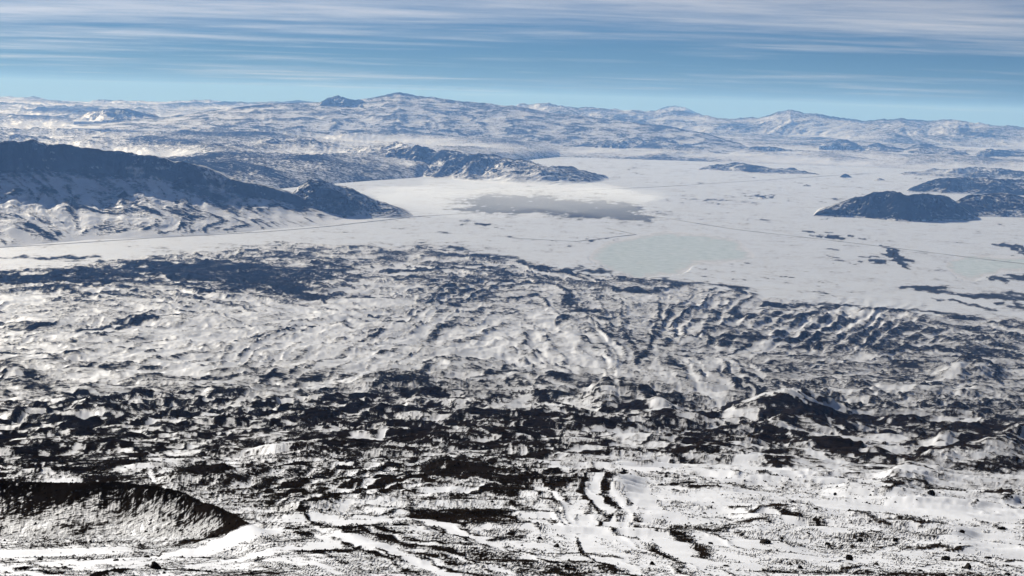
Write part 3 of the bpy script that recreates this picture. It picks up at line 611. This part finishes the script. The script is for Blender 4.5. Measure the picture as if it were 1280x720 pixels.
# ------------------------------------------------------------------ roads over the plain
def road_material():
    mt = bpy.data.materials.new('road_gravel'); mt.use_nodes = True; t = mt.node_tree; p = t.nodes['Principled BSDF']
    geo = N(t, 'ShaderNodeNewGeometry'); n = N(t, 'ShaderNodeTexNoise'); L(t, geo.outputs['Position'], n.inputs['Vector']); n.inputs['Scale'].default_value = .004; n.inputs['Detail'].default_value = 5
    L(t, mix_(t, ss_(t, n.outputs[0], .35, .65), (.09, .09, .088, 1), (.34, .34, .34, 1)), p.inputs['Base Color']); p.inputs['Roughness'].default_value = .9
    return mt
M_road = road_material()
def road(pts, label, width=24., lift=3.):
    pts = np.array(pts, float); s = np.linspace(0, len(pts) - 1, 90)
    px = np.interp(s, np.arange(len(pts)), pts[:, 0]); py = np.interp(s, np.arange(len(pts)), pts[:, 1]) + .35 * perlin(s * 1.3, s * 0, 5)
    a, td = pix_dir(px, py); r = H0 / td
    for _ in range(8): r = (H0 - zbase(r)) / td
    x, y = r * np.sin(a), r * np.cos(a); z = zbase(r)
    tx, ty = np.gradient(x), np.gradient(y); l = np.hypot(tx, ty); nx, ny = -ty / l, tx / l
    prof = [(-1.0, -6), (-.5, lift), (.5, lift), (1.0, -6)]
    V = np.concatenate([np.stack([x + nx * width * o, y + ny * width * o, z + h], -1) for o, h in prof])
    n = len(s); F = []
    for k in range(3):
        for i in range(n - 1): F.append((k * n + i, k * n + i + 1, (k + 1) * n + i + 1, (k + 1) * n + i))
    new_obj('road', mesh_arrays('road', V, np.array(F)), label, 'structure', M_road)
road([(-40, 312), (60, 306), (200, 297), (330, 290), (420, 282), (520, 271), (600, 266)], 'thin dark road along the foot of the left ridge')
road([(800, 268), (920, 287), (1060, 303), (1180, 318), (1300, 332)], 'thin straight road crossing the plain to the right edge')
road([(640, 298), (720, 302), (795, 293), (760, 286)], 'short track across the snow near the frozen lake', 18)
road([(700, 240), (850, 232), (1000, 222), (1100, 216)], 'faint road far out on the plain', 28)

# ------------------------------------------------------------------ stones
def stone_material(name, a, b):
    mt = bpy.data.materials.new(name); mt.use_nodes = True; t = mt.node_tree; p = t.nodes['Principled BSDF']
    tcd = N(t, 'ShaderNodeTexCoord'); n = N(t, 'ShaderNodeTexNoise'); L(t, tcd.outputs['Object'], n.inputs['Vector']); n.inputs['Scale'].default_value = 5; n.inputs['Detail'].default_value = 6
    L(t, mix_(t, ss_(t, n.outputs[0], .35, .65), a, b), p.inputs['Base Color']); p.inputs['Roughness'].default_value = .9; p.inputs['Specular IOR Level'].default_value = .06
    bp = N(t, 'ShaderNodeBump'); L(t, n.outputs[0], bp.inputs['Height']); bp.inputs['Strength'].default_value = .6; bp.inputs['Distance'].default_value = .1; L(t, bp.outputs[0], p.inputs['Normal'])
    return mt
M_stone = stone_material('black_lava_stone', (.009, .008, .0075, 1), (.026, .021, .018, 1))
import bmesh
from mathutils import noise as mnoise
def boulder_mesh(k):
    bm = bmesh.new(); bmesh.ops.create_icosphere(bm, subdivisions=3, radius=1)
    off = Vector((k * 7.1, k * 3.3, k * 1.9))
    cuts = [Vector((random.gauss(0, 1), random.gauss(0, 1), random.gauss(0, .8))).normalized() for _ in range(9)]
    for v in bm.verts:
        p = v.co.copy(); d = 1.0
        for c in cuts:                                   # broken planes
            q = p.dot(c)
            if q > .62: d = min(d, .62 / q)
        p = p * d * (1 + .13 * mnoise.noise(p * 2.2 + off) + .06 * mnoise.noise(p * 6 + off))
        p.z = max(p.z, -.55); v.co = p
    me = bpy.data.meshes.new('boulder'); bm.to_mesh(me); bm.free()
    for f in me.polygons: f.use_smooth = False
    me.materials.append(M_stone)
    return me
BM = [boulder_mesh(k) for k in range(7)]
daz = az
def ground_at(px, py):
    """first point of the ground sheet along a photo ray"""
    a, td = pix_dir(np.array([px], float), np.array([py], float)); a, td = float(a[0]), float(td[0])
    j = int(np.clip(np.searchsorted(az, a), 1, len(az) - 1)); f = (a - az[j - 1]) / (az[j] - az[j - 1])
    zc = Z[:, j - 1] * (1 - f) + Z[:, j] * f
    above = zc - (H0 - rows * td)
    i = np.where((above[1:] >= 0) & (above[:-1] < 0))[0]
    if not len(i): return None
    i = i[0]; t = -above[i] / (above[i + 1] - above[i]); r = rows[i] + t * (rows[i + 1] - rows[i])
    return r * math.sin(a), r * math.cos(a), H0 - r * td, r
def place_boulder(px, py, wpx, tall, label, group=None, k=0, rot=None):
    g = ground_at(px, py)
    if g is None: return None
    x, y, z, r = g
    s = wpx * r / FPX / 2
    me = BM[k % len(BM)]
    o = bpy.data.objects.new('boulder', me); scene.collection.objects.link(o)
    o.scale = (s * 1.08, s * random.uniform(.85, 1.15), s * tall); o.rotation_euler = (random.uniform(-.15, .15), random.uniform(-.15, .15), rot if rot is not None else random.uniform(0, 6.28))
    o.location = (x, y, z + s * tall * .28)
    o['label'] = label; o['category'] = 'rock'
    o['group'] = group or 'boulders on the near snow slope'
    return o
BOULDERS = [
 (194, 711, 16, .95, 'largest black boulder at the lower left, on a dark rubble rim'), (1210, 711, 12, .95, 'rounded black boulder on clean snow at the lower right corner'),
 (1061, 700, 9.5, 1.25, 'upright black boulder above the dark rubble at the bottom right'), (1183, 700, 13, .7, 'broad flat topped boulder left of the corner boulder'),
 (1202, 666, 7, 1.25, 'upright dark boulder alone at the end of the rubble band'), (1235, 698, 9, .55, 'low boulder half sunk in snow right of the corner boulder'),
 (1000, 711, 9, .8, 'dark boulder on the rim of bottom rubble below centre right'), (988, 706, 8, .5, 'flat dark stone just above the rim boulder'),
 (1075, 677, 12, .6, 'dark flat boulder on the stony snow above the upright one'), (977, 674, 6, .9, 'round black stone on white snow left of the stony patch'),
 (958, 679, 20, .42, 'long low black outcrop on the snow'), (1035, 681, 7.5, .9, 'lone round stone right of the long outcrop'), (888, 680, 8, .7, 'black stone at the head of the left rubble tongue'),
 (1119, 677, 9, .8, 'black boulder in the middle of the stony patch'), (1164, 618, 14, .6, 'dark rock on the thin stone line across the snow'), (1253, 662, 12, .5, 'dark flat rock at the right beside the snow field'),
 (696, 684, 10, .85, 'black boulder in the rubble left of the snow ribbon'), (675, 674, 8, .7, 'small boulder on snow above the rubble'), (651, 672, 9, .5, 'flat stone on snow left of the small boulder'),
 (790, 630, 6, .6, 'single stone on the broad white snow tongue'), (708, 709, 8, .8, 'dark boulder at the bottom of the rubble field'), (1044, 619, 6, .9, 'round stone on the upper snow slope right of centre'),
 (50, 700, 7, .5, 'flat stone at far lower left on grey snow'), (145, 701, 8, .55, 'low stone left of the largest boulder'), (184, 697, 9, .55, 'flat stone just above the largest boulder'), (62, 711, 6, .5, 'small stone on snow near the bottom left corner'),
 (1150, 714, 7, .6, 'small boulder below the broad flat topped one'), (1178, 720, 9, .7, 'boulder cut by the bottom edge at right'), (1260, 719, 8, .6, 'boulder at the bottom edge in the right corner'), (1260, 708, 6, .6, 'small stone near the right edge above the corner'),
 (1020, 637, 7, .7, 'dark stone on the upper snow edge'), (991, 628, 6, .8, 'small black stone on the stone line right of centre'), (881, 642, 5, .7, 'small dark stone on the thin rubble line left of the rise'), (1070, 709, 8, .35, 'flat stone below the upright boulder at the bottom'), (1095, 706, 10, .4, 'flat dark slab right of the upright boulder at the bottom'),
 (740, 704, 7, .5, 'flat dark stone under the snow ribbon'), (815, 706, 9, .8, 'dark rock in the rubble tongue right of the ribbon'), (908, 708, 8, .5, 'low rock at the bottom of the left rubble tongue'),
]
for i, b in enumerate(BOULDERS): place_boulder(*b, k=i, rot=(i * 1.7) % 6.28)
# medium stones in the rubble, nothing tells them apart
vis = (PX > -20) & (PX < 1300) & (RR < 520) & (RR > 100)
ii = np.argwhere(vis & (rockv > -.12)); ii = ii[rng.permutation(len(ii))[:170]]
for k, (i, j) in enumerate(ii):
    s = float(rng.uniform(2.6, 5.2)) * RR[i, j] / FPX / 2
    o = bpy.data.objects.new('rock', BM[k % 7]); scene.collection.objects.link(o)
    o.scale = (s, s * rng.uniform(.8, 1.2), s * rng.uniform(.5, .95)); o.rotation_euler = (0, 0, rng.uniform(0, 6.28))
    o.location = (X[i, j], Y[i, j], Z[i, j] + s * .15)
    o['label'] = 'small black rock in the rubble on the near snow slope'; o['category'] = 'rock'; o['group'] = 'small rocks in the near rubble'
# rubble nobody could count
def rubble(n):
    base = np.array([(1, 0, -.3), (0, 1, -.3), (-1, 0, -.3), (0, -1, -.3), (0, 0, .9)], float)
    tri = np.array([(0, 1, 4), (1, 2, 4), (2, 3, 4), (3, 0, 4)])
    pr = np.clip((rockv + .55) / .7, 0.03, 1) ** 1.4 * ((PX > -60) & (PX < 1340) & (RR > 95) & (RR < 700))
    pr = pr.ravel() / pr.sum()
    pick = rng.choice(pr.size, n, p=pr)
    px = 1.25 + rng.pareto(2.4, n) * 1.1; px = np.minimum(px, 6.0)
    r = RR.ravel()[pick]; s = px * r / FPX / 2
    jx, jy = rng.normal(0, .4, (2, n)) * r * .0006
    ang = rng.uniform(0, 6.28, n); c, sn = np.cos(ang), np.sin(ang)
    V = base[None] * rng.uniform(.55, 1.3, (n, 5, 1)) * s[:, None, None]
    V = V + rng.normal(0, .18, V.shape) * s[:, None, None]
    xx = V[..., 0] * c[:, None] - V[..., 1] * sn[:, None]; yy = V[..., 0] * sn[:, None] + V[..., 1] * c[:, None]
    V = np.stack([xx + (X.ravel()[pick] + jx)[:, None], yy + (Y.ravel()[pick] + jy)[:, None], V[..., 2] * .8 + (Z.ravel()[pick])[:, None]], -1).reshape(-1, 3)
    F = (tri[None] + (np.arange(n) * 5)[:, None, None]).reshape(-1, 3)
    new_obj('rubble', mesh_arrays('rubble', V, F, smooth=False), 'loose black lava rubble strewn over the near snow', 'stuff', M_stone)
rubble(75000)
print('stones', round(time.time() - T0, 1))

# ------------------------------------------------------------------ air
def volume_box(name, lo, hi, color, density, aniso, label):
    bm = bmesh.new(); bmesh.ops.create_cube(bm, size=1)
    for v in bm.verts: v.co = Vector([lo[i] if v.co[i] < 0 else hi[i] for i in range(3)])
    me = bpy.data.meshes.new(name); bm.to_mesh(me); bm.free()
    mt = bpy.data.materials.new(name + '_air'); mt.use_nodes = True; t = mt.node_tree; t.nodes.clear()
    v = N(t, 'ShaderNodeVolumePrincipled'); v.inputs['Color'].default_value = color; v.inputs['Density'].default_value = density; v.inputs['Absorption Color'].default_value = (1, 1, 1, 1); v.inputs['Anisotropy'].default_value = aniso
    o = N(t, 'ShaderNodeOutputMaterial'); L(t, v.outputs[0], o.inputs['Volume'])
    return new_obj(name, me, label, 'stuff', mt)
volume_box('haze', (-150000, -2000, -400), (150000, 140000, 2100), (.22, .46, 1.0, 1), 1.4e-5, .1, 'thin blue haze over the plain and far hills')
def mist():
    bm = bmesh.new(); bmesh.ops.create_icosphere(bm, subdivisions=5, radius=1)
    a_, td_ = pix_dir(np.array([665.]), np.array([249.])); r_ = H0 / td_[0]
    cx_, cy_ = r_ * math.sin(a_[0]), r_ * math.cos(a_[0])
    for v in bm.verts:
        p = v.co.copy(); k = 1 + .35 * mnoise.noise(p * 1.7) + .15 * mnoise.noise(p * 4)
        v.co = Vector((cx_ + p.x * 2100 * k, cy_ + p.y * 4300 * k, 30 + p.z * (95 * k if p.z > 0 else 20)))
    me = bpy.data.meshes.new('mist'); bm.to_mesh(me); bm.free()
    mt = bpy.data.materials.new('ground_mist'); mt.use_nodes = True; t = mt.node_tree; t.nodes.clear()
    v = N(t, 'ShaderNodeVolumePrincipled'); v.inputs['Color'].default_value = (.92, .95, .98, 1); v.inputs['Density'].default_value = 3.2e-4; v.inputs['Anisotropy'].default_value = .3
    o = N(t, 'ShaderNodeOutputMaterial'); L(t, v.outputs[0], o.inputs['Volume'])
    new_obj('mist', me, 'pale bank of mist lying on the plain behind the dark patch', 'stuff', mt)
mist()
for _n, _c in sorted(((o.name, len(o.data.polygons)) for o in scene.objects if o.type == 'MESH'), key=lambda q: -q[1])[:14]: print(_n, _c)
print('tris', sum(len(o.data.loop_triangles) or sum(len(p.vertices) - 2 for p in o.data.polygons[:1]) * len(o.data.polygons) for o in scene.objects if o.type == 'MESH'))
print('done', round(time.time() - T0, 1))
